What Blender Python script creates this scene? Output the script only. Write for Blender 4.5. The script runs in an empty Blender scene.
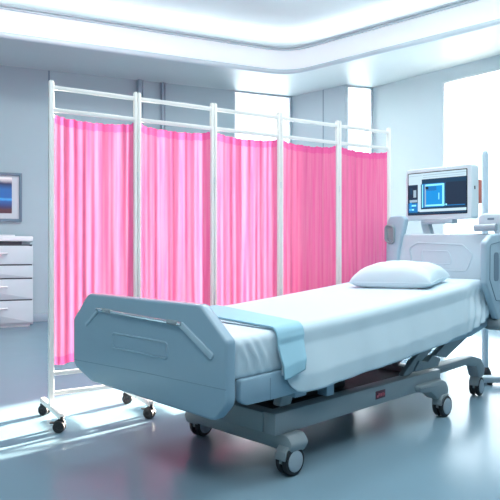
import bpy, bmesh, math, random
from mathutils import Vector, Matrix
random.seed(7)
scene = bpy.context.scene
COL = scene.collection
PI = math.pi

# ------------------------------------------------------------------ materials
def mat(name, color, rough=0.5, metal=0.0, spec=0.5, bump=0.0, bscale=60.0, vary=0.0, vscale=4.0,
        emit=None, estr=0.0, coat=0.0):
    m = bpy.data.materials.new(name); m.use_nodes = True
    nt = m.node_tree; b = nt.nodes['Principled BSDF']
    b.inputs['Base Color'].default_value = (*color, 1)
    b.inputs['Roughness'].default_value = rough
    b.inputs['Metallic'].default_value = metal
    b.inputs['Specular IOR Level'].default_value = spec
    b.inputs['Coat Weight'].default_value = coat
    tc = nt.nodes.new('ShaderNodeTexCoord')
    if vary > 0:
        n = nt.nodes.new('ShaderNodeTexNoise'); n.inputs['Scale'].default_value = vscale
        n.inputs['Detail'].default_value = 4
        r = nt.nodes.new('ShaderNodeValToRGB')
        lo = [max(0, c*(1-vary)) for c in color]; hi = [min(1, c*(1+vary)) for c in color]
        r.color_ramp.elements[0].color = (*lo, 1); r.color_ramp.elements[1].color = (*hi, 1)
        r.color_ramp.elements[0].position = .3; r.color_ramp.elements[1].position = .7
        nt.links.new(tc.outputs['Object'], n.inputs['Vector'])
        nt.links.new(n.outputs['Fac'], r.inputs['Fac'])
        nt.links.new(r.outputs['Color'], b.inputs['Base Color'])
    if bump > 0:
        n = nt.nodes.new('ShaderNodeTexNoise'); n.inputs['Scale'].default_value = bscale
        n.inputs['Detail'].default_value = 3
        bp = nt.nodes.new('ShaderNodeBump'); bp.inputs['Strength'].default_value = bump
        bp.inputs['Distance'].default_value = .01
        nt.links.new(tc.outputs['Object'], n.inputs['Vector'])
        nt.links.new(n.outputs['Fac'], bp.inputs['Height'])
        nt.links.new(bp.outputs['Normal'], b.inputs['Normal'])
    if emit:
        b.inputs['Emission Color'].default_value = (*emit, 1)
        b.inputs['Emission Strength'].default_value = estr
    return m

def fabric(name, dark, lite, transl=0.35, rough=.9):
    """woven cloth that lets some light through"""
    m = bpy.data.materials.new(name); m.use_nodes = True
    nt = m.node_tree; nt.nodes.clear()
    out = nt.nodes.new('ShaderNodeOutputMaterial')
    p = nt.nodes.new('ShaderNodeBsdfPrincipled'); p.inputs['Roughness'].default_value = rough
    p.inputs['Specular IOR Level'].default_value = .15
    t = nt.nodes.new('ShaderNodeBsdfTranslucent'); mx = nt.nodes.new('ShaderNodeMixShader')
    mx.inputs[0].default_value = transl
    tc = nt.nodes.new('ShaderNodeTexCoord')
    w = nt.nodes.new('ShaderNodeTexNoise'); w.inputs['Scale'].default_value = 35; w.inputs['Detail'].default_value = 5
    mp = nt.nodes.new('ShaderNodeMapping'); mp.inputs['Scale'].default_value = (1.6, 1.6, .05)
    r = nt.nodes.new('ShaderNodeValToRGB')
    r.color_ramp.elements[0].position = .3; r.color_ramp.elements[1].position = .7
    r.color_ramp.elements[0].color = (*dark, 1)
    r.color_ramp.elements[1].color = (*lite, 1)
    nt.links.new(tc.outputs['Object'], mp.inputs['Vector']); nt.links.new(mp.outputs['Vector'], w.inputs['Vector'])
    nt.links.new(w.outputs['Fac'], r.inputs['Fac'])
    nt.links.new(r.outputs['Color'], p.inputs['Base Color']); nt.links.new(r.outputs['Color'], t.inputs['Color'])
    nt.links.new(p.outputs[0], mx.inputs[1]); nt.links.new(t.outputs[0], mx.inputs[2])
    nt.links.new(mx.outputs[0], out.inputs['Surface'])
    return m

def glass_mat(name):
    m = bpy.data.materials.new(name); m.use_nodes = True
    nt = m.node_tree; nt.nodes.clear()
    out = nt.nodes.new('ShaderNodeOutputMaterial')
    tr = nt.nodes.new('ShaderNodeBsdfTransparent'); tr.inputs['Color'].default_value = (.96, .98, 1, 1)
    gl = nt.nodes.new('ShaderNodeBsdfGlossy'); gl.inputs['Roughness'].default_value = .02
    fr = nt.nodes.new('ShaderNodeFresnel'); fr.inputs['IOR'].default_value = 1.35
    mx = nt.nodes.new('ShaderNodeMixShader')
    nt.links.new(fr.outputs[0], mx.inputs[0]); nt.links.new(tr.outputs[0], mx.inputs[1])
    nt.links.new(gl.outputs[0], mx.inputs[2]); nt.links.new(mx.outputs[0], out.inputs['Surface'])
    return m

M = dict(
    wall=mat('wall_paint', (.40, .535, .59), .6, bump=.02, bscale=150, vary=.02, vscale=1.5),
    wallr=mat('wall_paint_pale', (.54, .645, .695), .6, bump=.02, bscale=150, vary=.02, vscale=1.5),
    soffit=mat('soffit_paint', (.56, .64, .665), .45, vary=.01),
    fascia=mat('fascia_glow', (.86, .91, .94), .45, emit=(.90, .96, 1), estr=.24),  # pale fascia with a faint glow added so it looks brightly lit
    lip=mat('soffit_lip', (.62, .71, .76), .35),
    ceil=mat('ceiling_paint', (.70, .76, .79), .6),
    seam=mat('wall_seam', (.20, .30, .38), .7),
    base=mat('baseboard_grey', (.33, .44, .52), .5),
    winframe=mat('window_frame', (.78, .84, .88), .4),
    glass=glass_mat('window_glass'),
    led=mat('led_strip', (1, 1, 1), .5, emit=(.95, .985, 1), estr=8),
    white=mat('screen_frame_white', (.92, .91, .88), .35),
    pink=fabric('pink_curtain', (.95, .15, .36), (.98, .27, .44), .16),
    pinkhem=fabric('pink_curtain_hem', (.93, .11, .33), (.96, .16, .39), .15),
    black=mat('caster_black', (.018, .02, .024), .45, bump=.02),
    rubber=mat('tyre_rubber', (.012, .016, .022), .55),
    bed=mat('bed_plastic', (.28, .42, .52), .32, spec=.45, vary=.01, coat=.1),
    bedmid=mat('bed_plastic_mid', (.40, .54, .63), .35, spec=.45),
    bedlite=mat('bed_plastic_light', (.58, .71, .77), .35, spec=.45),
    groove=mat('bed_groove', (.18, .27, .35), .5),
    metal=mat('brushed_metal', (.62, .68, .72), .25, metal=.9),
    steel=mat('painted_steel', (.25, .31, .34), .4, spec=.5, bump=.01),
    dark=mat('dark_mechanism', (.035, .045, .05), .5),
    hub=mat('hub_grey', (.36, .44, .50), .4),
    mattress=mat('mattress_cover', (.62, .74, .81), .75, bump=.03, bscale=300),
    sheet=mat('sheet_cotton', (.60, .74, .81), .85, spec=.2, bump=.03, bscale=500),
    pillow=mat('pillow_cotton', (.66, .79, .85), .85, spec=.2, bump=.04, bscale=40),
    blanket=mat('blanket_cyan', (.36, .62, .74), .85, spec=.2, bump=.05, bscale=500),
    red=mat('label_maroon', (.10, .012, .03), .4),
    redmark=mat('label_mark', (.55, .10, .14), .4),
    cab=mat('cabinet_laminate', (.58, .69, .735), .35, vary=.01),
    cabtop=mat('cabinet_top', (.78, .84, .87), .3),
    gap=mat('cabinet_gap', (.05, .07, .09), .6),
    handle=mat('handle_nickel', (.75, .78, .8), .3, metal=.6),
    picframe=mat('picture_frame_slate', (.12, .20, .27), .45),
    picmat=mat('picture_mat', (.62, .70, .75), .7),
    mon=mat('monitor_shell', (.72, .83, .88), .35, coat=.1),
    bezel=mat('monitor_bezel', (.02, .035, .05), .25),
    orange=mat('port_cover_red', (.55, .16, .12), .45),
    pole=mat('pole_enamel', (.50, .64, .73), .3),
    cart=mat('cart_grey', (.45, .55, .62), .4),
    cable=mat('black_cable', (.015, .02, .03), .5),
)
def screen_mat(name, c, s):
    return mat(name, tuple(x*.02 for x in c), .3, spec=.08, emit=c, estr=s*1.5)

# floor: polished vinyl
def floor_material():
    m = mat('polished_vinyl_floor', (.30, .42, .51), .16, spec=.09)
    nt = m.node_tree; b = nt.nodes['Principled BSDF']
    tc = nt.nodes.new('ShaderNodeTexCoord')
    n = nt.nodes.new('ShaderNodeTexNoise'); n.inputs['Scale'].default_value = .9; n.inputs['Detail'].default_value = 5
    r = nt.nodes.new('ShaderNodeValToRGB')
    r.color_ramp.elements[0].color = (.165, .275, .345, 1); r.color_ramp.elements[1].color = (.195, .305, .375, 1)
    nt.links.new(tc.outputs['Object'], n.inputs['Vector']); nt.links.new(n.outputs['Fac'], r.inputs['Fac'])
    nt.links.new(r.outputs['Color'], b.inputs['Base Color'])
    n2 = nt.nodes.new('ShaderNodeTexNoise'); n2.inputs['Scale'].default_value = 3; n2.inputs['Detail'].default_value = 6
    mr = nt.nodes.new('ShaderNodeMapRange'); mr.inputs['To Min'].default_value = .17; mr.inputs['To Max'].default_value = .26
    nt.links.new(tc.outputs['Object'], n2.inputs['Vector']); nt.links.new(n2.outputs['Fac'], mr.inputs['Value'])
    nt.links.new(mr.outputs['Result'], b.inputs['Roughness'])
    return m
M['floor'] = floor_material()

# ------------------------------------------------------------------ mesh helpers
def fin(name, bm, material, parent=None, smooth=True, angle=35):
    bmesh.ops.recalc_face_normals(bm, faces=bm.faces[:])
    me = bpy.data.meshes.new(name); bm.to_mesh(me); bm.free()
    o = bpy.data.objects.new(name, me)
    mats = material if isinstance(material, (list, tuple)) else [material]
    for mm in mats: me.materials.append(mm)
    if smooth:
        for p in me.polygons: p.use_smooth = True
        try: me.set_sharp_from_angle(angle=math.radians(angle))
        except Exception: pass
    COL.objects.link(o)
    if parent: o.parent = parent
    return o

def empty(name, loc=(0, 0, 0), rz=0.0):
    o = bpy.data.objects.new(name, None); o.location = loc; o.rotation_euler = (0, 0, rz)
    o.empty_display_size = .1; COL.objects.link(o); return o

def tag(o, label=None, cat=None, group=None, kind=None):
    if label: o['label'] = label
    if cat: o['category'] = cat
    if group: o['group'] = group
    if kind: o['kind'] = kind
    return o

def setmi(faces, mi):
    for f in faces: f.material_index = mi

def box(bm, x0, x1, y0, y1, z0, z1, bev=0.0, seg=2, mi=0, mtx=None):
    t = bmesh.new()
    bmesh.ops.create_cube(t, size=1)
    for v in t.verts:
        v.co = Vector(((x0+x1)/2+v.co.x*(x1-x0), (y0+y1)/2+v.co.y*(y1-y0), (z0+z1)/2+v.co.z*(z1-z0)))
    if bev > 0:
        bmesh.ops.bevel(t, geom=t.edges[:], offset=bev, segments=seg, profile=.5, affect='EDGES')
    merge(bm, t, mi, mtx)

def merge(bm, t, mi=0, mtx=None):
    if mtx is not None: bmesh.ops.transform(t, matrix=mtx, verts=t.verts[:])
    vm = {}
    for v in t.verts: vm[v] = bm.verts.new(v.co)
    for f in t.faces:
        try:
            nf = bm.faces.new([vm[v] for v in f.verts]); nf.material_index = mi
        except ValueError: pass
    t.free()

def fillet(poly, radii, seg=6):
    """round the corners of a 2D polygon"""
    n = len(poly); out = []
    if not isinstance(radii, (list, tuple)): radii = [radii]*n
    for i in range(n):
        p = Vector(poly[i]); a = Vector(poly[i-1]); b = Vector(poly[(i+1) % n]); r = radii[i]
        d1 = (a-p); d2 = (b-p); l1, l2 = d1.length, d2.length
        d1.normalize(); d2.normalize()
        ang = d1.angle(d2)
        if r <= 0 or ang > PI-.02: out.append(tuple(p)); continue
        k = min(r/math.tan(ang/2), l1*.49, l2*.49)
        q1 = p+d1*k; q2 = p+d2*k
        for j in range(seg+1):
            t = j/seg
            out.append(tuple(q1*(1-t)**2+p*2*t*(1-t)+q2*t*t))
    return out

def prism(bm, poly, a0, a1, plane='yz', bev=0.0, seg=2, mi=0, mtx=None):
    """extrude a 2D polygon along the remaining axis from a0 to a1"""
    t = bmesh.new()
    def P(u, v, a):
        return {'yz': (a, u, v), 'xz': (u, a, v), 'xy': (u, v, a)}[plane]
    va = [t.verts.new(P(u, v, a0)) for u, v in poly]; vb = [t.verts.new(P(u, v, a1)) for u, v in poly]
    n = len(poly)
    t.faces.new(va); t.faces.new(vb[::-1])
    for i in range(n): t.faces.new([va[i], vb[i], vb[(i+1) % n], va[(i+1) % n]])
    bmesh.ops.recalc_face_normals(t, faces=t.faces[:])
    if bev > 0:
        ed = [e for e in t.edges if len(e.link_faces) == 2 and any(len(f.verts) == n for f in e.link_faces)]
        bmesh.ops.bevel(t, geom=ed, offset=bev, segments=seg, profile=.5, affect='EDGES')
    merge(bm, t, mi, mtx)

def tube(bm, pts, r, n=10, closed=False, mi=0, cap=True):
    pts = [Vector(p) for p in pts]; m = len(pts); rings = []
    rad = r if isinstance(r, (list, tuple)) else [r]*m
    prev = None
    for i in range(m):
        if closed: d = pts[(i+1) % m]-pts[i-1]
        else: d = pts[min(i+1, m-1)]-pts[max(i-1, 0)]
        d.normalize()
        if prev is None:
            ref = Vector((0, 0, 1)) if abs(d.z) < .9 else Vector((1, 0, 0))
            x = d.cross(ref).normalized()
        else:
            x = (prev-d*prev.dot(d)).normalized()
        prev = x; y = d.cross(x)
        rings.append([bm.verts.new(pts[i]+(x*math.cos(2*PI*k/n)+y*math.sin(2*PI*k/n))*rad[i]) for k in range(n)])
    for i in range(m if closed else m-1):
        a, b = rings[i], rings[(i+1) % m]
        for k in range(n):
            f = bm.faces.new([a[k], a[(k+1) % n], b[(k+1) % n], b[k]]); f.material_index = mi
    if not closed and cap:
        f = bm.faces.new(rings[0][::-1]); f.material_index = mi
        f = bm.faces.new(rings[-1]); f.material_index = mi

def lathe(bm, prof, axis='z', n=28, mi=0, mtx=None):
    """prof: list of (r, h), swept about the axis"""
    t = bmesh.new(); rings = []
    for r, h in prof:
        ring = []
        for k in range(n):
            c, s = math.cos(2*PI*k/n)*r, math.sin(2*PI*k/n)*r
            ring.append(t.verts.new({'z': (c, s, h), 'x': (h, c, s), 'y': (c, h, s)}[axis]))
        rings.append(ring)
    for a, b in zip(rings, rings[1:]):
        for k in range(n): t.faces.new([a[k], a[(k+1) % n], b[(k+1) % n], b[k]])
    t.faces.new(rings[0][::-1]); t.faces.new(rings[-1])
    bmesh.ops.remove_doubles(t, verts=t.verts[:], dist=1e-5)
    merge(bm, t, mi, mtx)

def frame_along(p0, p1):
    """matrix: local x runs p0->p1 in plan, local y to its left"""
    a = math.atan2(p1[1]-p0[1], p1[0]-p0[0])
    return Matrix.Translation((p0[0], p0[1], 0)) @ Matrix.Rotation(a, 4, 'Z')

# ------------------------------------------------------------------ camera
cam = bpy.data.cameras.new('camera'); co = bpy.data.objects.new('camera', cam); COL.objects.link(co)
co.location = (0, 0, .9); co.rotation_euler = (PI/2, 0, 0)
cam.sensor_width = 36; cam.lens = 36*620/500; cam.shift_y = -.004; cam.clip_end = 100
scene.camera = co

# ------------------------------------------------------------------ the room
WL = (-2.98, 7.40); WC = (.607, 8.94); WP = (1.27, 8.29); WQ = (1.676, 8.43)
dl = (Vector(WC)-Vector(WL)).normalized()
FL = Vector(WL)-dl*3.0                                   # far left end of the back wall
dr = Vector((2.82-1.676, 6.99-8.43)).normalized()
FR = Vector(WQ)+dr*6.2                                   # end of the right wall
REAR = -3.6
ZC = 3.62; ZS = 3.08

bm = bmesh.new()
box(bm, -6.8, 7.2, REAR-.3, 10.2, -.12, 0)
tag(fin('floor', bm, M['floor'], smooth=False), 'glossy pale blue vinyl floor', kind='structure')
bm = bmesh.new()
box(bm, -6.8, 7.2, REAR-.3, 10.2, ZC, ZC+.1)
tag(fin('ceiling', bm, M['ceil'], smooth=False), 'pale grey ceiling above the cove', kind='structure')

def wall(name, p0, p1, openings, material, thick=.16, z1=ZC):
    """room side is to the right of p0->p1; thickness grows outward"""
    mt = frame_along(p0, p1); L = (Vector(p1)-Vector(p0)).length
    bm = bmesh.new(); x = 0
    for (a0, a1, zb, zt) in openings:
        if a0 > x: box(bm, x, a0, 0, thick, 0, z1, mtx=mt)
        if zb > 0: box(bm, a0, a1, 0, thick, 0, zb, mtx=mt)
        box(bm, a0, a1, 0, thick, zt, z1, mtx=mt); x = a1
    if x < L: box(bm, x, L, 0, thick, 0, z1, mtx=mt)
    o = fin(name, bm, material, smooth=False)
    o['kind'] = 'structure'; return o, mt, L

def window(name, mt, a0, a1, zb, zt, mull, label, rails=(), d=.0):
    root = empty(name); root.matrix_world = mt
    tag(root, label, kind='structure')
    bm = bmesh.new(); w = .022
    for (x0, x1, z0, z1) in [(a0, a0+w, zb, zt), (a1-w, a1, zb, zt), (a0, a1, zb, zb+w), (a0, a1, zt-w, zt)]:
        box(bm, x0, x1, d, d+.06, z0, z1, .006)
    for x in mull: box(bm, x-.03, x+.03, .05, .11, zb, zt, .006)
    for z in rails: box(bm, a0, a1, .055, .105, z-.025, z+.025, .006)
    fin('window_frame', bm, M['winframe'], root)
    bm = bmesh.new(); box(bm, a0+w, a1-w, d+.028, d+.032, zb+w, zt-w)
    fin('pane', bm, M['glass'], root, smooth=False)
    return root

LB = (Vector(WC)-FL).length
winL0 = LB-.90
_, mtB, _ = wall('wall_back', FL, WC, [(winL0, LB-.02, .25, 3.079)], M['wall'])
window('window_1', mtB, winL0, LB-.02, .25, 3.079, [], 'bright window in the back wall above the screen', rails=(1.05,))
# pillar between the two windows: a solid block with a panel seam
bm = bmesh.new()
prism(bm, [WC, WP, (1.25, 8.42), (.80, 9.2)], 0, ZC, 'xy')
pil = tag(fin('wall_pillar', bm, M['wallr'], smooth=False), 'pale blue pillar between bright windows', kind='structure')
mtP = frame_along(WC, WP); LP = (Vector(WP)-Vector(WC)).length
bm = bmesh.new(); box(bm, LP*.60, LP*.60+.012, -.003, .01, 0, ZS, mtx=mtP)
tag(fin('trim_1', bm, M['seam'], smooth=False), 'thin panel seam on the pillar', kind='structure')
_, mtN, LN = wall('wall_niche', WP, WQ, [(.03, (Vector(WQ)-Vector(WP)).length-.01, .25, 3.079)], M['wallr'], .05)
window('window_2', mtN, .03, LN-.01, .25, 3.079, [], 'narrow bright window right of the pillar', d=0)
LR = (Vector(FR)-Vector(WQ)).length
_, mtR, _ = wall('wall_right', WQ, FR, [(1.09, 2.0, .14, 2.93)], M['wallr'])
window('window_3', mtR, 1.09, 2.0, .14, 2.93, [], 'tall bright window in the right wall behind the monitor')
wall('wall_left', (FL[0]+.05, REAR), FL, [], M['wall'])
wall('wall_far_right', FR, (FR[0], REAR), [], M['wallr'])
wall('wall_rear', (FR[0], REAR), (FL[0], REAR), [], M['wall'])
# baseboards
bm = bmesh.new(); box(bm, 0, winL0-.1, -.018, 0, 0, .10, .004, mtx=mtB)
tag(fin('baseboard_back', bm, M['base']), 'grey baseboard along the back wall', kind='structure')
bm = bmesh.new(); box(bm, .05, 1.05, -.018, 0, 0, .10, .004, mtx=mtR)
tag(fin('baseboard_right', bm, M['base']), 'grey baseboard along the right wall', kind='structure')
# wall seam and vertical service trims on the back wall
def back_x(px):
    """distance along the back wall of the point seen at bearing (px-250)/620"""
    k = (px-250)/620
    a = FL; s = (k*a[1]-a[0])/(dl[0]-k*dl[1]); return s
bm = bmesh.new(); x = back_x(49); box(bm, x-.01, x+.01, -.004, .01, .1, ZS, mtx=mtB)
tag(fin('trim_2', bm, M['seam'], smooth=False), 'dark vertical panel seam in the back wall', kind='structure')
bm = bmesh.new()
for px, w in ((139, .055), (162, .035)):
    x = back_x(px)
    box(bm, x-w/2, x+w/2, -.06, .0, .1, ZS, .01, mtx=mtB)
    box(bm, x+w/2+.012, x+w/2+.03, -.03, .0, .1, ZS, .004, mtx=mtB)
    box(bm, x-w/2-.012, x-w/2+.001, -.015, .0, .1, ZS, .002, mtx=mtB)
tag(fin('trim_3', bm, M['base']), 'two vertical service channels on the back wall', kind='structure')

# soffit, fascia, cove
SI = [Vector((-2.58, 6.40)), Vector((.504, 7.85)), Vector((2.44, 6.03))]
d1 = (SI[1]-SI[0]).normalized(); d2 = (SI[2]-SI[1]).normalized()
A0 = SI[0]-d1*2.9; A1 = SI[2]+d2*4.6
r_in = .34
def rounded_path(off):
    """inner edge of the soffit, moved outwards (towards the walls) by off"""
    n1 = Vector((-d1.y, d1.x)); n2 = Vector((-d2.y, d2.x))
    a = A0+n1*off; b = A1+n2*off
    # intersection of the offset lines
    det = d1.x*(-d2.y)-d1.y*(-d2.x)
    q = (b-a); t = (q.x*(-d2.y)-q.y*(-d2.x))/det
    c = a+d1*t
    out = [tuple(a)]
    p1 = c-d1*r_in; p2 = c+d2*r_in
    for j in range(13):
        s = j/12
        w = p1*(1-s)**2+c*2*s*(1-s)+p2*s*s; out.append(tuple(w))
    out.append(tuple(b)); return out
def strip(bm, off0, off1, z0, z1, mi=0):
    pa, pb = rounded_path(off0), rounded_path(off1)
    cols = []
    for (a, b) in zip(pa, pb):
        cols.append([bm.verts.new((*a, z0)), bm.verts.new((*b, z0)), bm.verts.new((*b, z1)), bm.verts.new((*a, z1))])
    for c0, c1 in zip(cols, cols[1:]):
        for k in range(4):
            f = bm.faces.new([c0[k], c0[(k+1) % 4], c1[(k+1) % 4], c1[k]]); f.material_index = mi
    bm.faces.new(cols[0]); bm.faces.new(cols[-1][::-1])
bm = bmesh.new(); strip(bm, .0, 2.2, ZS, ZS+.04)
tag(fin('trim_4', bm, M['soffit']), 'flat grey soffit along the walls', kind='structure')
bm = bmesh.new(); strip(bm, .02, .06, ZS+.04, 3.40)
tag(fin('trim_5', bm, M['fascia']), 'pale vertical fascia with an added glow below the cove light', kind='structure')
bm = bmesh.new()
tube(bm, [(*p, ZS+.018) for p in rounded_path(-.012)], .032, 12)
tag(fin('trim_6', bm, M['lip']), 'rounded grey lip on the soffit edge', kind='structure')
bm = bmesh.new()
strip(bm, -.005, .06, 3.375, 3.392); strip(bm, -.012, .06, 3.402, 3.42); strip(bm, .06, .5, 3.36, 3.38)
tag(fin('trim_7', bm, M['lip']), 'double grey trim line under the glowing cove', kind='structure')
bm = bmesh.new(); strip(bm, .16, .26, 3.385, 3.41)
tag(fin('cove_light', bm, M['led']), 'white cove light strip glowing above the fascia', 'light')

# ------------------------------------------------------------------ picture and cabinet on the left
nb = Vector((dl.y, -dl.x))                                # from the back wall into the room
angB = math.atan2(dl.y, dl.x)
xr = back_x(22); PW = .78; z0, z1 = 1.215, 1.80
pic = empty('framed_picture', (*(FL+dl*(xr-PW)+nb*.004), 0), angB)
tag(pic, 'framed blue abstract picture with wide pale mat on the left wall above the drawer cabinet', 'picture')
bm = bmesh.new(); w = .035
for (a, b, c, d) in [(0, w, z0, z1), (PW-w, PW, z0, z1), (w-.002, PW-w+.002, z0, z0+w), (w-.002, PW-w+.002, z1-w, z1)]:
    box(bm, a, b, -.035, 0, c, d, .004)
fin('frame', bm, M['picframe'], pic)
bm = bmesh.new(); box(bm, w-.005, PW-w+.005, -.014, -.001, z0+w-.005, z1-w+.005)
fin('mat_board', bm, M['picmat'], pic, smooth=False)
def art_material():
    m = bpy.data.materials.new('blue_abstract_print'); m.use_nodes = True
    nt = m.node_tree; b = nt.nodes['Principled BSDF']; b.inputs['Roughness'].default_value = .35
    tc = nt.nodes.new('ShaderNodeTexCoord'); sp = nt.nodes.new('ShaderNodeSeparateXYZ')
    r = nt.nodes.new('ShaderNodeValToRGB')
    cr = r.color_ramp
    for p, c in [(0, (.05, .035, .07)), (.12, (.09, .05, .06)), (.2, (.02, .05, .16)), (.36, (.01, .14, .45)), (.40, (.03, .40, .85)),
                 (.43, (.06, .45, .85)), (.47, (.01, .16, .50)), (.7, (.01, .17, .50)), (.85, (.01, .04, .12))]:
        e = cr.elements.new(p); e.color = (*c, 1)
    cr.elements.remove(cr.elements[0])
    no = nt.nodes.new('ShaderNodeTexNoise'); no.inputs['Scale'].default_value = 5
    ad = nt.nodes.new('ShaderNodeMath'); ad.operation = 'MULTIPLY_ADD'; ad.inputs[1].default_value = .06
    nt.links.new(tc.outputs['Generated'], sp.inputs[0]); nt.links.new(sp.outputs['Z'], ad.inputs[2])
    nt.links.new(tc.outputs['Generated'], no.inputs['Vector']); nt.links.new(no.outputs['Fac'], ad.inputs[0])
    nt.links.new(ad.outputs[0], r.inputs['Fac']); nt.links.new(r.outputs['Color'], b.inputs['Base Color'])
    return m
bm = bmesh.new(); box(bm, .115, PW-.115, -.018, -.012, z0+.10, z1-.055)
fin('print', bm, art_material(), pic, smooth=False)

CW, CD, CH_ = 1.05, .42, 1.04
# right front bottom corner of the cabinet stands at (-2.48, 7.06)
xc = (Vector((-2.50, 7.14))-FL).dot(dl)
cab = empty('drawer_cabinet', (*(FL+dl*(xc-CW)), 0), angB)
tag(cab, 'white drawer cabinet with overhanging top standing against the left wall', 'cabinet')
ya = -CD-.025; yb = -.025
bm = bmesh.new()
box(bm, .03, CW-.03, ya+.03, yb, 0, .035)
box(bm, 0, CW, ya+.014, yb, .03, .93, .004)
fin('body', bm, M['cab'], cab)
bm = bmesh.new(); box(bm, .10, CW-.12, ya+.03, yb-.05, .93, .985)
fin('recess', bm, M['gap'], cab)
bm = bmesh.new(); box(bm, -.02, CW-.0, ya-.01, yb, .975, 1.035, .012)
fin('top', bm, M['cabtop'], cab)
zs = [(.045, .30), (.315, .545), (.56, .70), (.715, .925)]
for i, (a, b) in enumerate(zs):
    bm = bmesh.new()
    pr = [(0.0, a), (CW, a), (CW, b), (0.0, b)]
    pr = fillet(pr, [.004, .004, .05 if i == 3 else .004, .05 if i == 3 else .004], 5)
    prism(bm, pr, ya-.006, ya+.012, 'xz', .004)
    d = fin('drawer', bm, M['cab'], cab)
    bm = bmesh.new(); box(bm, .01, CW-.01, ya+.006, ya+.0145, b-.004, b+.016)
    fin('shadow_gap', bm, M['gap'], d, smooth=False)
    if i != 2:
        zc = b-.085
        bm = bmesh.new()
        for hx in (.12, .52, ):
            pass
        hx = CW-.52
        tube(bm, [(hx, ya-.002, zc), (hx, ya-.03, zc), (hx+.02, ya-.038, zc), (hx+.22, ya-.038, zc), (hx+.24, ya-.03, zc), (hx+.24, ya-.002, zc)], .011, 10)
        fin('handle', bm, M['handle'], d)
# low tray on the cabinet
bm = bmesh.new()
prism(bm, fillet([(.42, ya+.08), (.86, ya+.08), (.86, ya+.34), (.42, ya+.34)], .02, 4), 1.0355, 1.052, 'xy', .004)
tr = fin('tray', bm, M['cabtop'])
tr.matrix_world = cab.matrix_world.copy(); tr.location = cab.location; tr.rotation_euler = cab.rotation_euler
tag(tr, 'flat white tray lying on top of the drawer cabinet', 'tray')

# ------------------------------------------------------------------ privacy screen
S0 = Vector((-1.036, 3.19)); S5 = Vector((1.008, 4.46))
ds = (S5-S0).normalized(); SL = (S5-S0).length; P5 = SL/5
ang = math.atan2(ds.y, ds.x)
scr = empty('folding_screen', (*S0, 0), ang)
tag(scr, 'tall folding privacy screen with five pink curtain panels in a white frame on black casters', 'privacy screen')
ZT = 1.757; PWD = .025
def curtain_bm(w, seed, z0=.298, z1=1.585, hem=False):
    rnd = random.Random(seed)
    comps = []
    for k in range(9): comps.append((rnd.uniform(2, 17), rnd.uniform(0, 6.28), rnd.uniform(.4, 1), rnd.uniform(-.6, .6)))
    gath = [(rnd.uniform(.1, .95)*w, rnd.uniform(.012, .024), rnd.uniform(.5, 1)) for _ in range(9)]
    nx, nz = 150, 30
    bm = bmesh.new(); vs = []
    for j in range(nz+1):
        q = j/nz                                           # 0 bottom .. 1 top
        row = []
        for i in range(nx+1):
            a = i/nx; x = a*w
            edge = min(1, min(a, 1-a)*12)
            y = 0
            for f, p, am, dr_ in comps:
                y += am*min(1, 5/f)*math.sin(f*2*PI*(a+dr_*.05*(1-q)**1.3)+p)*(1.0 if f < 12 else .45*(.4+.6*q))
            y *= .0022
            for gx, gw, ga in gath:
                spread = gw*(1+1.6*(1-q))
                y += ga*.0045*math.exp(-((x-gx-(1-q)*.012*math.sin(gx*50))/spread)**2)*(.45+.55*q)
            sag = -.016*math.sin(PI*a)**.8 + .002*math.sin(a*40+seed)+.0016*math.sin(a*91+seed)
            zt = z1+sag+.006*(1-edge); zb = z0+.006*math.sin(a*21+seed*2)
            z = zb+(zt-zb)*q
            row.append(bm.verts.new((x, y*edge, z)))
        vs.append(row)
    j0 = 0
    for j in range(nz):
        for i in range(nx):
            f = bm.faces.new([vs[j][i], vs[j][i+1], vs[j+1][i+1], vs[j+1][i]])
            if j >= nz-1 or j == 0: f.material_index = 1
    return bm
for k in range(5):
    pan = empty('panel', (k*P5, 0, 0), 0); pan.parent = scr
    g = .002
    for side in (0, 1):
        pw = PWD if (k, side) in ((0, 0), (4, 1)) else .0175
        x0 = g if side == 0 else P5-g-pw
        if k == 0 and side == 0: x0 = 0
        bm = bmesh.new()
        zb = .07
        box(bm, x0, x0+pw, -PWD/2, PWD/2, zb, ZT, .003)
        box(bm, x0+.001, x0+pw-.001, -PWD/2+.001, PWD/2-.001, ZT-.001, ZT+.006, .003)
        fin('post', bm, M['white'], pan)
    for zc in (1.728, 1.612, .252, .150):
        bm = bmesh.new(); h = .0105
        box(bm, .016, P5-.016, -h, h, zc-h, zc+h, .003)
        fin('rail', bm, M['white'], pan)
    bm = curtain_bm(P5-.044-(.008 if k in (0, 4) else 0), 11+k*3)
    bmesh.ops.translate(bm, verts=bm.verts[:], vec=(.030 if k == 0 else .022, 0, 0))
    fin('curtain', bm, [M['pink'], M['pinkhem']], pan, angle=180)
    if k < 4:
        for zc in (1.30, .62):
            bm = bmesh.new()
            tube(bm, [(P5, -PWD/2+.001, zc-.02), (P5, -PWD/2+.001, zc+.02)], .004, 8)
            fin('hinge', bm, M['handle'], pan)
def small_caster(parent, x, y, rz):
    bm = bmesh.new()
    mt = Matrix.Translation((x, y, 0)) @ Matrix.Rotation(rz, 4, 'Z')
    for s in (-1, 1):
        lathe(bm, [(.004, s*.006), (.026, s*.006), (.029, s*.009), (.029, s*.017), (.026, s*.021), (.012, s*.021), (.009, s*.018), (.003, s*.018)][::s],
              'y', 20, mtx=mt @ Matrix.Translation((-.010, 0, .029)))
    prism(bm, fillet([(-.042, .030), (.016, .030), (.016, .062), (-.012, .066), (-.036, .052)], .01, 4), -.006, .006, 'xz', .002, mtx=mt)
    lathe(bm, [(.011, .05), (.011, .075), (.008, .078)], 'z', 12, mtx=mt)
    box(bm, -.055, -.03, -.012, .012, .045, .051, .002, mtx=mt @ Matrix.Translation((0, 0, 0)))
    return fin('caster', bm, M['black'], parent)
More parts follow.
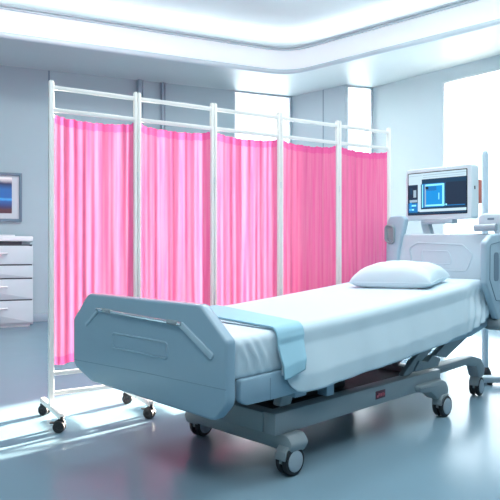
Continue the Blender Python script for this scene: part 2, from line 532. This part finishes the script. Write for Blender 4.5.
for k in range(6):
    xf = k*P5+(PWD/2 if k == 0 else 0)
    if k == 5: xf = SL-PWD/2
    bm = bmesh.new()
    box(bm, xf-.0135, xf+.0135, -.205, .185, .066, .093, .004)
    ft = fin('foot_bar', bm, M['white'], scr)
    small_caster(ft, xf, -.198, [-.5, -.9, .3, .8, -.4, .2][k])
    small_caster(ft, xf, .175, [2.3, 2.6, 2.9, .5, 1.8, 2.2][k])

# ------------------------------------------------------------------ hospital bed (x along the bed to the head, y to the far side)
BA = math.atan2(.70, .714)
bed = empty('hospital_bed', (-.054, 2.23, 0), BA)
tag(bed, 'adjustable hospital bed with blue grey footboard and headboard on four large casters', 'hospital bed')
# footboard
fo = fillet([(1.06, .345), (1.06, .565), (.925, .692), (.125, .692), (-.022, .572), (-.022, .345), (.045, .278), (.90, .290)],
            [.05, .03, .05, .05, .03, .07, .06, .05], 8)
bm = bmesh.new(); prism(bm, fo, -.062, -.012, 'yz', .012, 3)
fb = fin('footboard', bm, M['bed'], bed, angle=50)
bm = bmesh.new()
XF = -.063
def slab_path(bm, pts, w, x0, x1, bev=.006):
    """flat rounded bar along a (y,z) line"""
    for (a, b) in zip(pts, pts[1:]):
        a, b = Vector(a), Vector(b); d = (b-a).normalized(); n = Vector((-d.y, d.x))*w/2
        prism(bm, fillet([tuple(a+n-d*w*.3), tuple(b+n+d*w*.3), tuple(b-n+d*w*.3), tuple(a-n-d*w*.3)], w*.45, 4), x0, x1, 'yz', bev*.5)
slab_path(bm, [(.935, .548), (.828, .622)], .014, XF-.006, XF+.004)
fin('grip_arm', bm, M['bedmid'], fb)
bm = bmesh.new()
slab_path(bm, [(.228, .608), (.055, .512)], .026, XF-.006, XF+.004)
fin('grip_arm', bm, M['bedmid'], fb)
bm = bmesh.new()
tube(bm, [(XF-.004, .835, .626), (XF-.004, .225, .612)], .0075, 10)
hb = fin('grip_rail', bm, M['metal'], fb); hb['label'] = 'thin metallic grip rail'
for (a, b, z) in ((.78, .72, .624), (.31, .25, .6135)):
    bm = bmesh.new(); tube(bm, [(XF-.003, a, z+.0007), (XF-.003, b, z-.0007)], .0095, 10)
    fin('rail_clamp', bm, M['steel'], fb)
bm = bmesh.new()
rr = fillet([(.712, .531), (.320, .531), (.320, .468), (.712, .468)], .016, 5)
tube(bm, [(XF+.001, y, z) for y, z in rr], .0045, 8, closed=True)
prism(bm, fillet([(.705, .525), (.327, .525), (.327, .474), (.705, .474)], .014, 5), XF-.0015, XF+.01, 'yz')
fin('card_holder', bm, M['bed'], fb)
bm = bmesh.new()
tube(bm, [(XF+.0015, 1.05, .372), (XF+.0015, .5, .392), (XF+.0015, -.02, .402)], .0016, 6)
fin('skirt_seam', bm, M['seam'], fb)

# curves of the sleeping surface
def lerp(tab, s):
    if s <= tab[0][0]: return tab[0][1]
    for (a, va), (b, vb) in zip(tab, tab[1:]):
        if s <= b: return va+(vb-va)*(s-a)/(b-a)
    return tab[-1][1]
def smooth_tab(tab):
    return lambda s: sum(lerp(tab, s+o) for o in (-.12, -.06, 0, .06, .12))/5
topz = smooth_tab([(0, .572), (.356, .588), (.652, .602), (1.09, .634), (1.476, .664), (1.978, .710)])
botz = smooth_tab([(0, .416), (.35, .420), (.70, .438), (1.09, .455), (1.476, .477), (1.815, .503), (2.05, .512)])
MW = .74
# deck side rails + pan
bot = [(.015, .345), (.05, .326), (.21, .324), (.70, .338), (1.09, .358), (1.476, .388), (1.80, .402), (2.02, .445), (2.08, .47)]
top = [(2.08, .510), (1.815, .500), (1.476, .474), (1.09, .452), (.70, .446), (.35, .430), (.015, .424)]
for y0 in (-.014, MW-.02):
    bm = bmesh.new()
    prism(bm, fillet(bot+top, [.02, .02, 0, 0, 0, 0, 0, 0, .02, .02, 0, 0, 0, 0, 0, .02], 4), y0, y0+.034, 'xz', .008, 2)
    if y0 < 0:
        box(bm, .168, .171, y0-.0006, y0+.01, .326, .410, mi=1)
    fin('side_rail', bm, [M['bed'], M['groove']], bed)
bm = bmesh.new()
pan_t = [(s, botz(s)-.008) for s in [x*.1+.03 for x in range(21)]]
prism(bm, pan_t+[(s, z-.03) for s, z in reversed(pan_t)], .02, MW-.02, 'xz')
fin('mattress_deck', bm, M['steel'], bed)
# chassis
bm = bmesh.new()
for y0 in (.035, MW-.115):
    box(bm, .25, 1.55, y0, y0+.07, .160, .248, .006)
box(bm, .25, .32, .105, MW-.115, .160, .244, .006)
box(bm, 1.48, 1.55, .105, MW-.115, .160, .244, .006)
fin('chassis', bm, M['steel'], bed)
bm = bmesh.new(); box(bm, .32, 1.48, .105, MW-.115, .20, .215)
box(bm, .45, .95, .22, .52, .215, .30, .01)
fin('motor_tray', bm, M['dark'], bed)
# lifting parts between chassis and deck
for y0 in (.045, .60):
    bm = bmesh.new(); box(bm, .585, .635, y0, y0+.055, .26, .42, .004)
    fin('lift_post', bm, M['bed'], bed)
for y0 in (.06, .62):
    bm = bmesh.new(); prism(bm, fillet([(1.20, .25), (1.28, .25), (1.60, .40), (1.56, .43), (1.5, .43)], .015, 4), y0, y0+.03, 'xz', .004)
    fin('lift_arm', bm, M['steel'], bed)
    bm = bmesh.new(); prism(bm, fillet([(.30, .262), (.37, .262), (.42, .40), (.35, .41)], .01, 4), y0, y0+.04, 'xz', .004)
    fin('lift_arm', bm, M['steel'], bed)
bm = bmesh.new()
tube(bm, [(.34, .2, .30), (.80, .22, .36)], .024, 12); tube(bm, [(.80, .22, .36), (1.1, .24, .40)], .013, 10)
fin('actuator', bm, M['steel'], bed)
bm = bmesh.new(); tube(bm, [(1.45, .26, .26), (1.8, .27, .42)], .02, 12)
fin('actuator', bm, M['steel'], bed)
bm = bmesh.new()
box(bm, .40, .56, .0, .09, .335, .372, .008); box(bm, .34, .41, .01, .08, .30, .345, .006)
box(bm, .56, .60, .01, .06, .325, .345, .004)
fin('control_box', bm, M['bed'], bed)
bm = bmesh.new()
prism(bm, fillet([(1.30, .262), (1.55, .262), (1.58, .30), (1.50, .325), (1.44, .30), (1.36, .315)], .012, 4), .05, .12, 'xz', .004)
prism(bm, [(1.50, .325), (1.62, .30), (1.98, .425), (2.0, .455), (1.70, .42)], .04, .075, 'xz', .004)
fin('backrest_hinge', bm, M['steel'], bed)
# maroon plate on the chassis
bm = bmesh.new()
box(bm, .935, 1.015, .0335, .036, .188, .226, .001)
for (a, b, c, d) in [(.944, .958, .196, .206), (.957, .966, .20, .214), (.972, .984, .198, .212), (.990, .998, .198, .214), (1.002, 1.008, .198, .210)]:
    box(bm, a, b, .0325, .034, c, d, mi=1)
lp = fin('rating_plate', bm, [M['red'], M['redmark']], bed); lp['label'] = 'small maroon plate'
# crossbar at the foot end with lobes over the casters
bm = bmesh.new()
prism(bm, fillet([(.0, .085), (.06, .095), (.57, .095), (.64, .085), (.66, .12), (.63, .165), (.55, .155), (.08, .155), (.01, .165), (-.025, .125)],
                 [.02, .02, .02, .02, .03, .03, .02, .02, .03, .03], 4), .285, .39, 'yz', .012, 2)
fin('crossbar', bm, M['steel'], bed)
# head end arms
bm = bmesh.new()
prism(bm, fillet([(1.28, .20), (1.29, .165), (1.40, .150), (1.475, .10), (1.565, .10), (1.595, .135), (1.56, .185), (1.52, .20)], .03, 5), .005, .085, 'xz', .014, 2)
fin('leg_arm', bm, M['steel'], bed)
bm = bmesh.new()
prism(bm, fillet([(1.50, .20), (1.62, .205), (1.92, .212), (2.05, .19), (2.085, .116), (2.15, .116), (2.17, .165), (2.11, .232), (2.0, .258), (1.50, .250)], .025, 4),
      .07, .145, 'xz', .014, 2)
fin('leg_arm', bm, M['steel'], bed)
bm = bmesh.new()
prism(bm, fillet([(1.30, .20), (1.47, .095), (1.555, .095), (1.575, .13), (1.52, .19)], .02, 4), .60, .68, 'xz', .014, 2)
fin('leg_arm', bm, M['steel'], bed)

def big_caster(x, y, rz, r=.057):
    """twin wheel castor with a round cover; local y is the axle"""
    root = empty('caster', (x, y, 0), rz); root.parent = bed
    for s in (-1, 1):
        bm = bmesh.new(); o = .006
        pr = [(.010, s*o), (r*.9, s*o), (r, s*(o+.005)), (r, s*(o+.017)), (r*.93, s*(o+.023)), (r*.74, s*(o+.0235))]
        lathe(bm, pr[::s], 'y', 32, 0, Matrix.Translation((0, 0, r)))
        pr = [(r*.74, s*(o+.022)), (r*.73, s*(o+.026)), (r*.64, s*(o+.028)), (r*.2, s*(o+.0275)), (.004, s*(o+.0275))]
        lathe(bm, pr[::s], 'y', 32, 1, Matrix.Translation((0, 0, r)))
        fin('wheel', bm, [M['rubber'], M['hub']], root)
    bm = bmesh.new()
    prism(bm, fillet([(-.058, .045), (-.02, .06), (.012, .09), (.022, .112), (-.03, .114), (-.055, .085)], .012, 4), -.0055, .0055, 'xz')
    prism(bm, fillet([(-.062, .070), (-.056, .066), (-.045, .104), (.022, .112), (.024, .120), (-.035, .120), (-.056, .10)], .006, 3), -.028, .028, 'xz', .003)
    lathe(bm, [(.018, .10), (.018, .135), (.014, .137)], 'z', 16)
    fin('fork', bm, M['steel'], root)
    return root
big_caster(.32, .022, .0)
big_caster(.40, .665, .15)
big_caster(1.54, .022, .0)
big_caster(2.125, .11, .15)
big_caster(1.523, .64, .2)

# headboard
bm = bmesh.new()
hd = fillet([(-.03, .47), (.64, .47), (.70, .60), (.60, .992), (-.03, .985)], [.03, .03, .04, .03, .03], 5)
prism(bm, hd, 2.055, 2.10, 'yz', .010, 3)
hbd = fin('headboard', bm, M['bedlite'], bed, angle=50)
bm = bmesh.new()
ins = fillet([(.47, .935), (.165, .92), (.10, .86), (.14, .76), (.50, .76), (.535, .90)], .03, 5)
tube(bm, [(2.054, y, z) for y, z in ins], .005, 8, closed=True)
tube(bm, [(2.054, y, z) for y, z in fillet([(.44, .885), (.26, .88), (.24, .84), (.24, .80), (.44, .80)], .015, 4)], .003, 6, closed=True)
fin('headboard_moulding', bm, M['bedlite'], hbd)
# far horn (upright grip arm) and near horn
bm = bmesh.new()
hn = fillet([(.70, .60), (.695, 1.06), (.67, 1.114), (.575, 1.114), (.548, 1.088), (.565, 1.02), (.60, .88), (.63, .60)],
            [.03, .05, .04, .03, .03, .04, .05, .03], 6)
prism(bm, hn, 2.03, 2.085, 'yz', .014, 3)
hn_o = fin('headboard_arm', bm, M['bedmid'], bed, angle=50)
bm = bmesh.new()
hh = fillet([(.69, .955), (.69, 1.035), (.675, 1.05), (.632, 1.042), (.632, .945), (.655, .93)], .018, 5)
tube(bm, [(2.022, y, z) for y, z in hh], .010, 10, closed=True)
prism(bm, fillet([(.682, .96), (.682, 1.035), (.64, 1.035), (.64, .95)], .012, 4), 2.024, 2.035, 'yz')
fin('handle', bm, M['steel'], hn_o)
bm = bmesh.new()
prism(bm, fillet([(.07, 1.03), (.07, 1.095), (.03, 1.108), (-.10, 1.10), (-.20, 1.08), (-.20, .98), (-.04, .95), (-.02, 1.01)],
                 [.02, .03, .03, .03, .04, .04, .02, .03], 5), 2.06, 2.13, 'yz', .014, 3)
box(bm, 2.058, 2.061, -.03, .01, 1.066, 1.078, mi=1)
nh = fin('headboard_arm', bm, [M['bedlite'], M['groove']], bed, angle=50)
bm = bmesh.new(); tube(bm, [(2.045, .08, 1.020), (2.045, -.05, 1.022)], .022, 14)
fin('handle', bm, M['hub'], nh)
# near side panel at the head
bm = bmesh.new()
sp = fillet([(1.862, .70), (1.862, .935), (1.935, .975), (2.30, 1.01), (2.36, .95), (2.36, .66), (2.26, .50), (2.12, .46), (2.00, .49), (1.965, .55)],
            [.03, .03, .02, .05, .05, .05, .05, .04, .03, .03], 5)
prism(bm, sp, -.075, -.035, 'xz', .012, 3)
sr = fin('side_panel', bm, M['bedmid'], bed, angle=50)
bm = bmesh.new()
prism(bm, fillet([(1.955, .71), (1.955, .875), (2.015, .875), (2.015, .71)], .024, 6), -.0775, -.07, 'xz')
fin('grip_slot', bm, M['groove'], sr)
bm = bmesh.new()
prism(bm, fillet([(2.12, .71), (2.12, .875), (2.18, .875), (2.18, .71)], .024, 6), -.0775, -.07, 'xz')
fin('grip_slot', bm, M['groove'], sr)
bm = bmesh.new()
tube(bm, [(x, -.0755, z) for x, z in fillet([(1.98, .60), (1.90, .72), (1.905, .92), (2.28, .965), (2.31, .65), (2.2, .57)], .03, 4)], .003, 6, closed=True)
fin('panel_groove', bm, M['groove'], sr)
bm = bmesh.new()
lathe(bm, [(.03, -.085), (.036, -.08), (.036, .0), (.03, .01)], 'y', 20, mtx=Matrix.Translation((2.04, 0, .455)))
fin('pivot', bm, M['steel'], bed)
bm = bmesh.new()
tube(bm, [(2.06, -.06, .46), (2.12, -.08, .44), (2.2, -.09, .45), (2.28, -.07, .43), (2.3, -.04, .47)], .008, 8)
fin('cable', bm, M['cable'], bed)

# ------------------------------------------------------------------ bedding: things lying on the bed, same axes
def at_bed(o):
    o.location = bed.location; o.rotation_euler = bed.rotation_euler; return o
random.seed(3)
# mattress: rounded box following the curve, with creases pulled towards the foot corner
def section(bm_top, bm_bot, y0, y1, r, n=5):
    pts = []
    for (cy, cz, a0) in [(y0+r, bm_bot+r, PI), (y1-r, bm_bot+r, 1.5*PI), (y1-r, bm_top-r, 0), (y0+r, bm_top-r, .5*PI)]:
        for k in range(n+1):
            a = a0+k/n*PI/2; pts.append((cy+r*math.cos(a), cz+r*math.sin(a)))
    out = []
    for i in range(len(pts)):
        a = Vector(pts[i]); b = Vector(pts[(i+1) % len(pts)])
        m = max(1, int((b-a).length/.012)) if (b-a).length < .3 else max(1, int((b-a).length/.03))
        for k in range(m): out.append(tuple(a.lerp(b, k/m)))
    return out
bm = bmesh.new(); rings = []
NS = 200; N0 = None
for i in range(NS+1):
    s = .0+2.04*i/NS
    e = min(1, min(i, NS-i)/4); ins_ = .022*(1-math.sqrt(max(0, 1-(1-e)**2)))
    st = section(.16, 0.0, ins_, MW-ins_, .028)
    zt, zb = topz(s)-ins_*.6, botz(s)+.001
    ring = []
    for (y, h) in st:
        z = zb+(zt-zb)*h/.16
        if y < .06 and s < .6:                             # creases at the foot corner
            q = h/.16
            c = s+.085*(q-.5)                              # folds run down towards the head
            amp = .016*math.exp(-((c-.10)/.065)**2)*max(0, 1-abs(q-.5)/.5)**.6
            y -= amp*(.5+.5*math.cos((c-.10)*2*PI/.047))**1.6*(1 if y < .03 else .3)
        ring.append(bm.verts.new((s, y, z)))
    rings.append(ring); N0 = len(ring)
for a, b in zip(rings, rings[1:]):
    for k in range(N0): bm.faces.new([a[k], a[(k+1) % N0], b[(k+1) % N0], b[k]])
bm.faces.new(rings[0][::-1]); bm.faces.new(rings[-1])
mt_o = at_bed(fin('mattress', bm, M['mattress'], angle=60))
tag(mt_o, 'pale blue mattress in a fitted cover creased at the foot corner of the bed', 'mattress')

def drape(name, s0f, s1f, hemf, off, material, thick, ns=120, far=.20, wob=None, nt_top=40, nd=26, pull=(0, 0)):
    """cloth over the mattress: far edge -> top -> near edge -> hanging to the hem. s0f/s1f give its ends for each y"""
    bm = bmesh.new(); grid = []
    R = .034
    for i in range(ns+1):
        a = i/ns; row = []
        path = []
        # far hang
        def s_at(y): return s0f(y)+(s1f(y)-s0f(y))*a
        for k in range(6):
            path.append((MW+off, None, far*(1-k/6)))
        for k in range(7):
            t = k/6*PI/2; path.append((MW+off-R+R*math.cos(t), 'c', -R+R*math.sin(t)))
        for k in range(1, nt_top):
            path.append((MW-R+off+(0-(MW-2*R+2*off))*k/nt_top, 't', 0))
        for k in range(7):
            t = PI/2+k/6*PI/2; path.append((R-off+R*math.cos(t), 'c', -R+R*math.sin(t)))
        for (y, kind, dz) in path:
            s = s_at(max(0, min(MW, y))); z = topz(s)+off
            if kind is None: z = z-R-dz
            else: z = z+dz
            row.append(bm.verts.new((s, y, z)))
        s = s_at(0); zst = topz(s)+off-R; zh = hemf(s)
        for k in range(1, nd+1):
            q = k/nd
            y = -off; z = zst+(zh-zst)*q
            if wob: y -= wob(s, q)
            y -= .026*min(1, max(0, (q-.2)/.5))
            row.append(bm.verts.new((s+(pull[0]*(1-a)+pull[1]*a)*q, y, z)))
        grid.append(row)
    for a, b in zip(grid, grid[1:]):
        for k in range(len(a)-1): bm.faces.new([a[k], a[k+1], b[k+1], b[k]])
    o = fin(name, bm, material, angle=180)
    md = o.modifiers.new('thickness', 'SOLIDIFY'); md.thickness = thick; md.offset = 1
    return at_bed(o)
hem = smooth_tab([(.20, .408), (.245, .400), (.29, .362), (.34, .350), (.44, .350), (.688, .355), (1.09, .376), (1.476, .402), (1.72, .43), (1.86, .462), (1.98, .52), (2.05, .55)])
def hem_raw(s):
    return lerp([(.20, .425), (.235, .405), (.27, .362), (.31, .338), (.35, .328), (.42, .330), (.688, .345), (1.09, .370), (1.476, .402), (1.74, .432), (1.88, .475), (2.05, .535)], s)
def sheet_wob(s, q):
    w = .004*q*math.sin(s*14+.5)+.003*q*math.sin(s*31)
    w += .005*math.exp(-((s-.42)/.10)**2)*q
    k = math.exp(-((s-1.86)/.13)**2)
    w += k*.016*(.25+.75*q)*(.5+.5*math.sin((s+.10*q)*2*PI/.068))
    return w
sh = drape('bed_sheet', lambda y: .215+.06*y, lambda y: 2.0, hem_raw, .004, M['sheet'], .003, ns=170, wob=sheet_wob)
tag(sh, 'long white sheet spread over the mattress and hanging down the near side of the bed', 'sheet')
def bl_hem(s): return lerp([(.14, .462), (.19, .455), (.235, .398), (.30, .400), (.36, .425), (.40, .436)], s)
def bl_wob(s, q): return .003+.004*q*q+.002*q*math.sin(s*40)
bl = drape('blanket', lambda y: .207+.115*y/MW, lambda y: .362+.19*y/MW, lambda s: lerp([(.18, .402), (.24, .400), (.30, .412), (.37, .426)], s), .011, M['blanket'], .006, ns=30,
           wob=bl_wob, pull=(.004, -.032))
tag(bl, 'folded light blue blanket laid across the foot of the bed over the white sheet', 'blanket')

# pillow
bm = bmesh.new()
NU = 44; a_, b_, h_ = .240, .168, .080                     # half width (across), half length, half height
def pil(u, v, side):
    pu, pv = abs(u), abs(v)
    k = (1-pu**3.2)*(1-pv**3.2)
    z = h_*max(0, k)**.42
    x = v*b_*(1-.06*(1-abs(u))*0-.05*math.cos(u*PI/2)*abs(v)*0+.0)
    y = u*a_
    # soft pinched edges
    x *= 1-.07*math.cos(u*PI/2)**2*pv**3; y *= 1-.06*math.cos(v*PI/2)**2*pu**3
    z += .004*math.sin(7*u+3*v)*k+.003*math.sin(15*v-4*u)*k*(pu+.2)
    return Vector((x, y, z*(1.25 if side > 0 else -.62)))
gp = {}
for side in (1, -1):
    for i in range(NU+1):
        for j in range(NU+1):
            edge = i in (0, NU) or j in (0, NU)
            if side < 0 and edge: gp[side, i, j] = gp[1, i, j]; continue
            u = math.sin((-1+2*i/NU)*PI/2); v = math.sin((-1+2*j/NU)*PI/2)
            gp[side, i, j] = bm.verts.new(pil(u, v, side))
    for i in range(NU):
        for j in range(NU):
            try: bm.faces.new([gp[side, i, j], gp[side, i+1, j], gp[side, i+1, j+1], gp[side, i, j+1]])
            except ValueError: pass
bm.verts.ensure_lookup_table()
tube(bm, [gp[1, i, 0].co.copy() for i in range(NU+1)]+[gp[1, NU, j].co.copy() for j in range(1, NU+1)] +
     [gp[1, i, NU].co.copy() for i in range(NU-1, -1, -1)]+[gp[1, 0, j].co.copy() for j in range(NU-1, 0, -1)], .0035, 6, closed=True)
po = fin('pillow', bm, M['pillow'], angle=180)
sc_, yc_ = 1.62, .335
slope = math.atan2(topz(1.85)-topz(1.5), .35)
lm = Matrix.Translation((sc_, yc_, topz(sc_)+.042)) @ Matrix.Rotation(-slope, 4, 'Y') @ Matrix.Rotation(math.radians(11), 4, 'Z')
po.matrix_world = Matrix.Translation(bed.location) @ Matrix.Rotation(BA, 4, 'Z') @ lm
tag(po, 'plump white pillow lying at the head of the bed in front of the headboard', 'pillow')

# ------------------------------------------------------------------ monitor above the headboard
mon = empty('monitor', bed.location, BA)
tag(mon, 'boxy pale grey medical monitor with lit blue screen mounted above the headboard', 'monitor')
MX = 2.16
y0m, y1m, zb_, zt_ = .155, .622, 1.083, 1.425            # right (near) edge, left edge
bm = bmesh.new()
prism(bm, fillet([(y0m, zb_), (y1m, zb_), (y1m, zt_), (y0m, zt_)], .022, 5), MX, MX+.095, 'yz', .008, 3)
prism(bm, fillet([(y0m+.03, zb_+.03), (y1m-.03, zb_+.03), (y1m-.03, zt_-.04), (y0m+.03, zt_-.04)], .03, 5), MX+.09, MX+.145, 'yz', .015, 3)
fin('housing', bm, M['mon'], mon, angle=50)
bm = bmesh.new()
sy0, sy1, sz0, sz1 = y0m+.030, y1m-.016, zb_+.034, zt_-.026
prism(bm, fillet([(sy0, sz0), (sy1, sz0), (sy1, sz1), (sy0, sz1)], .006, 3), MX-.002, MX+.004, 'yz')
fin('bezel', bm, M['bezel'], mon)
# the lit picture: flat fields on the glass
cols = [screen_mat('screen_navy', (.015, .05, .10), .9), screen_mat('screen_white', (.60, .80, .92), .72), screen_mat('screen_blue', (.015, .30, .75), .75),
        screen_mat('screen_cyan', (.25, .78, 1.0), .9), screen_mat('screen_dark', (.02, .04, .075), .8), screen_mat('screen_mid', (.015, .15, .40), 1.0),
        screen_mat('screen_grey', (.30, .42, .52), .9)]
bm = bmesh.new()
def R(u0, u1, v0, v1, mi, lay):
    """u from the left edge of the screen, v from its top, 0..1"""
    ya_, yb_ = sy1-.006-(sy1-sy0-.012)*u0, sy1-.006-(sy1-sy0-.012)*u1
    za, zb2 = sz1-.006-(sz1-sz0-.012)*v0, sz1-.006-(sz1-sz0-.012)*v1
    box(bm, MX-.0025-.0004*lay, MX-.001, min(ya_, yb_), max(ya_, yb_), min(za, zb2), max(za, zb2), mi=mi)
R(0, 1, 0, 1, 0, 0)
R(0, 1, 0, .15, 1, 1); R(.26, 1, .045, .06, 6, 2); R(.26, .98, .10, .112, 6, 2); R(0, .24, .15, .27, 1, 1); R(0, .24, .05, .06, 6, 2)
R(.0, .17, .30, .62, 4, 1); R(.17, .225, .27, .93, 1, 1); R(.02, .16, .64, .70, 6, 1); R(.0, .17, .72, .95, 5, 1); R(.03, .06, .70, .9, 2, 2)
R(.03, .07, .34, .5, 0, 2); R(.09, .14, .40, .58, 6, 2); R(.03, .14, .76, .80, 3, 2); R(.02, .1, .86, .90, 3, 2)
R(.24, .66, .26, .84, 5, 1); R(.31, .62, .32, .80, 2, 2); R(.62, 1, .26, .84, 4, 1)
R(.30, .62, .28, .325, 3, 3); R(.30, .64, .775, .815, 3, 3); R(.600, .635, .28, .82, 3, 3); R(.295, .315, .28, .82, 6, 3); R(.245, .262, .28, .84, 3, 2)
R(.535, .55, .50, .66, 3, 3); R(.32, .5, .34, .44, 5, 3); R(.31, .36, .335, .40, 4, 4); R(.655, .68, .77, .81, 3, 3); R(.2, 1, .88, .945, 1, 1); R(.66, .98, .80, .82, 5, 2)
scn = fin('screen', bm, cols, mon, smooth=False); scn['label'] = 'lit blue screen'
bm = bmesh.new()
box(bm, MX+.098, MX+.13, y0m-.004, y0m+.036, zb_+.10, zb_+.25, .004)
fin('port_cover', bm, M['orange'], mon)
bm = bmesh.new()
box(bm, MX+.03, MX+.042, y0m-.003, y0m+.004, zb_+.185, zb_+.207, .002)
fin('button', bm, M['bezel'], mon)
bm = bmesh.new()
box(bm, MX-.004, MX+.07, .285, .51, zb_-.026, zb_+.002, .006)
prism(bm, fillet([(.465, zb_-.015), (.52, zb_-.015), (.485, .95), (.43, .95)], .008, 3), MX+.01, MX+.06, 'yz', .004)
box(bm, 2.102, MX+.06, .36, .47, .93, .985, .005)
fin('bracket', bm, M['cart'], mon)

# ------------------------------------------------------------------ pole and cart base at the right edge
ip = empty('drip_pole', (1.665, 4.39, 0))
tag(ip, 'slim pale pole with black foot rising behind the monitor beside the bed head', 'pole')
bm = bmesh.new(); lathe(bm, [(.022, .05), (.022, .5), (.021, 1.555), (.017, 1.58), (.006, 1.59)], 'z', 20)
fin('shaft', bm, M['pole'], ip)
bm = bmesh.new(); lathe(bm, [(.040, 0), (.042, .012), (.036, .035), (.026, .055), (.02, .06)], 'z', 20)
fin('foot', bm, M['black'], ip)
ct = empty('equipment_cart', (1.52, 4.05, 0), math.radians(-2))
tag(ct, 'low flat grey cart base on the floor at right edge beyond the bed casters', 'cart')
bm = bmesh.new(); prism(bm, fillet([(0, 0), (.62, 0), (.62, .09), (0, .08)], .02, 4), .018, .056, 'xy', .008, 2)
fin('base', bm, M['cart'], ct)
for x, y in ((.06, .04), (.56, .04)):
    bm = bmesh.new(); lathe(bm, [(.018, 0), (.018, .02)], 'z', 12, mtx=Matrix.Translation((x, y, 0)))
    fin('glide', bm, M['black'], ct)
bm = bmesh.new(); box(bm, .30, .36, .015, .075, .05, 1.0, .012)
fin('column', bm, M['pole'], ct)
bm = bmesh.new(); box(bm, .20, .60, -.08, .20, .99, 1.02, .008)
fin('shelf', bm, M['cart'], ct)

# ------------------------------------------------------------------ light
w = bpy.data.worlds.new('daylight'); scene.world = w; w.use_nodes = True
bg = w.node_tree.nodes['Background']; bg.inputs['Color'].default_value = (.885, .965, 1, 1); bg.inputs['Strength'].default_value = 2.2

def area(name, mtx, sx, sy, power, color):
    l = bpy.data.lights.new(name, 'AREA'); l.shape = 'RECTANGLE'; l.size = sx; l.size_y = sy; l.energy = power; l.color = color
    o = bpy.data.objects.new(name, l); COL.objects.link(o); o.matrix_world = mtx; return o
def window_light(name, mt, a0, a1, zb, zt, power):
    # local -z of the lamp points into the room (local -y of the wall)
    m = mt @ Matrix.Translation(((a0+a1)/2, .13, (zb+zt)/2)) @ Matrix.Rotation(-PI/2, 4, 'X')
    area(name, m, a1-a0, zt-zb, power, (.885, .965, 1))
window_light('daylight_window_1', mtB, winL0, LB-.02, .25, 3.079, 55)
window_light('daylight_window_2', mtN, .03, LN-.01, .25, 3.079, 20)
window_light('daylight_window_3', mtR, 1.09, 2.0, .14, 2.93, 45)
for (x, y, p) in ((2.6, 3.2, 40), (1.0, 4.9, 58), (-1.5, 5.2, 58), (1.2, 2.6, 42), (.6, .2, 52), (-1.2, 1.0, 32)):  # unseen fill lights added under the ceiling to brighten room and front faces
    area('overhead_fill', Matrix.Translation((x, y, ZC-.03)), 1.2, .6, p, (.92, .985, 1))
su = bpy.data.lights.new('sun', 'SUN'); su.energy = 100; su.angle = math.radians(1.5); su.color = (1, .84, .66)
so = bpy.data.objects.new('sun', su); COL.objects.link(so)
el = math.radians(10); dv = Vector((-.68*math.cos(el), -.733*math.cos(el), -math.sin(el)))
so.rotation_euler = dv.to_track_quat('-Z', 'Y').to_euler()

vs_ = scene.view_settings
scene.display_settings.display_device = 'sRGB'
vs_.view_transform = 'Standard'; vs_.look = 'None'; vs_.gamma = 1; vs_.use_curve_mapping = False; vs_.exposure = 0.0
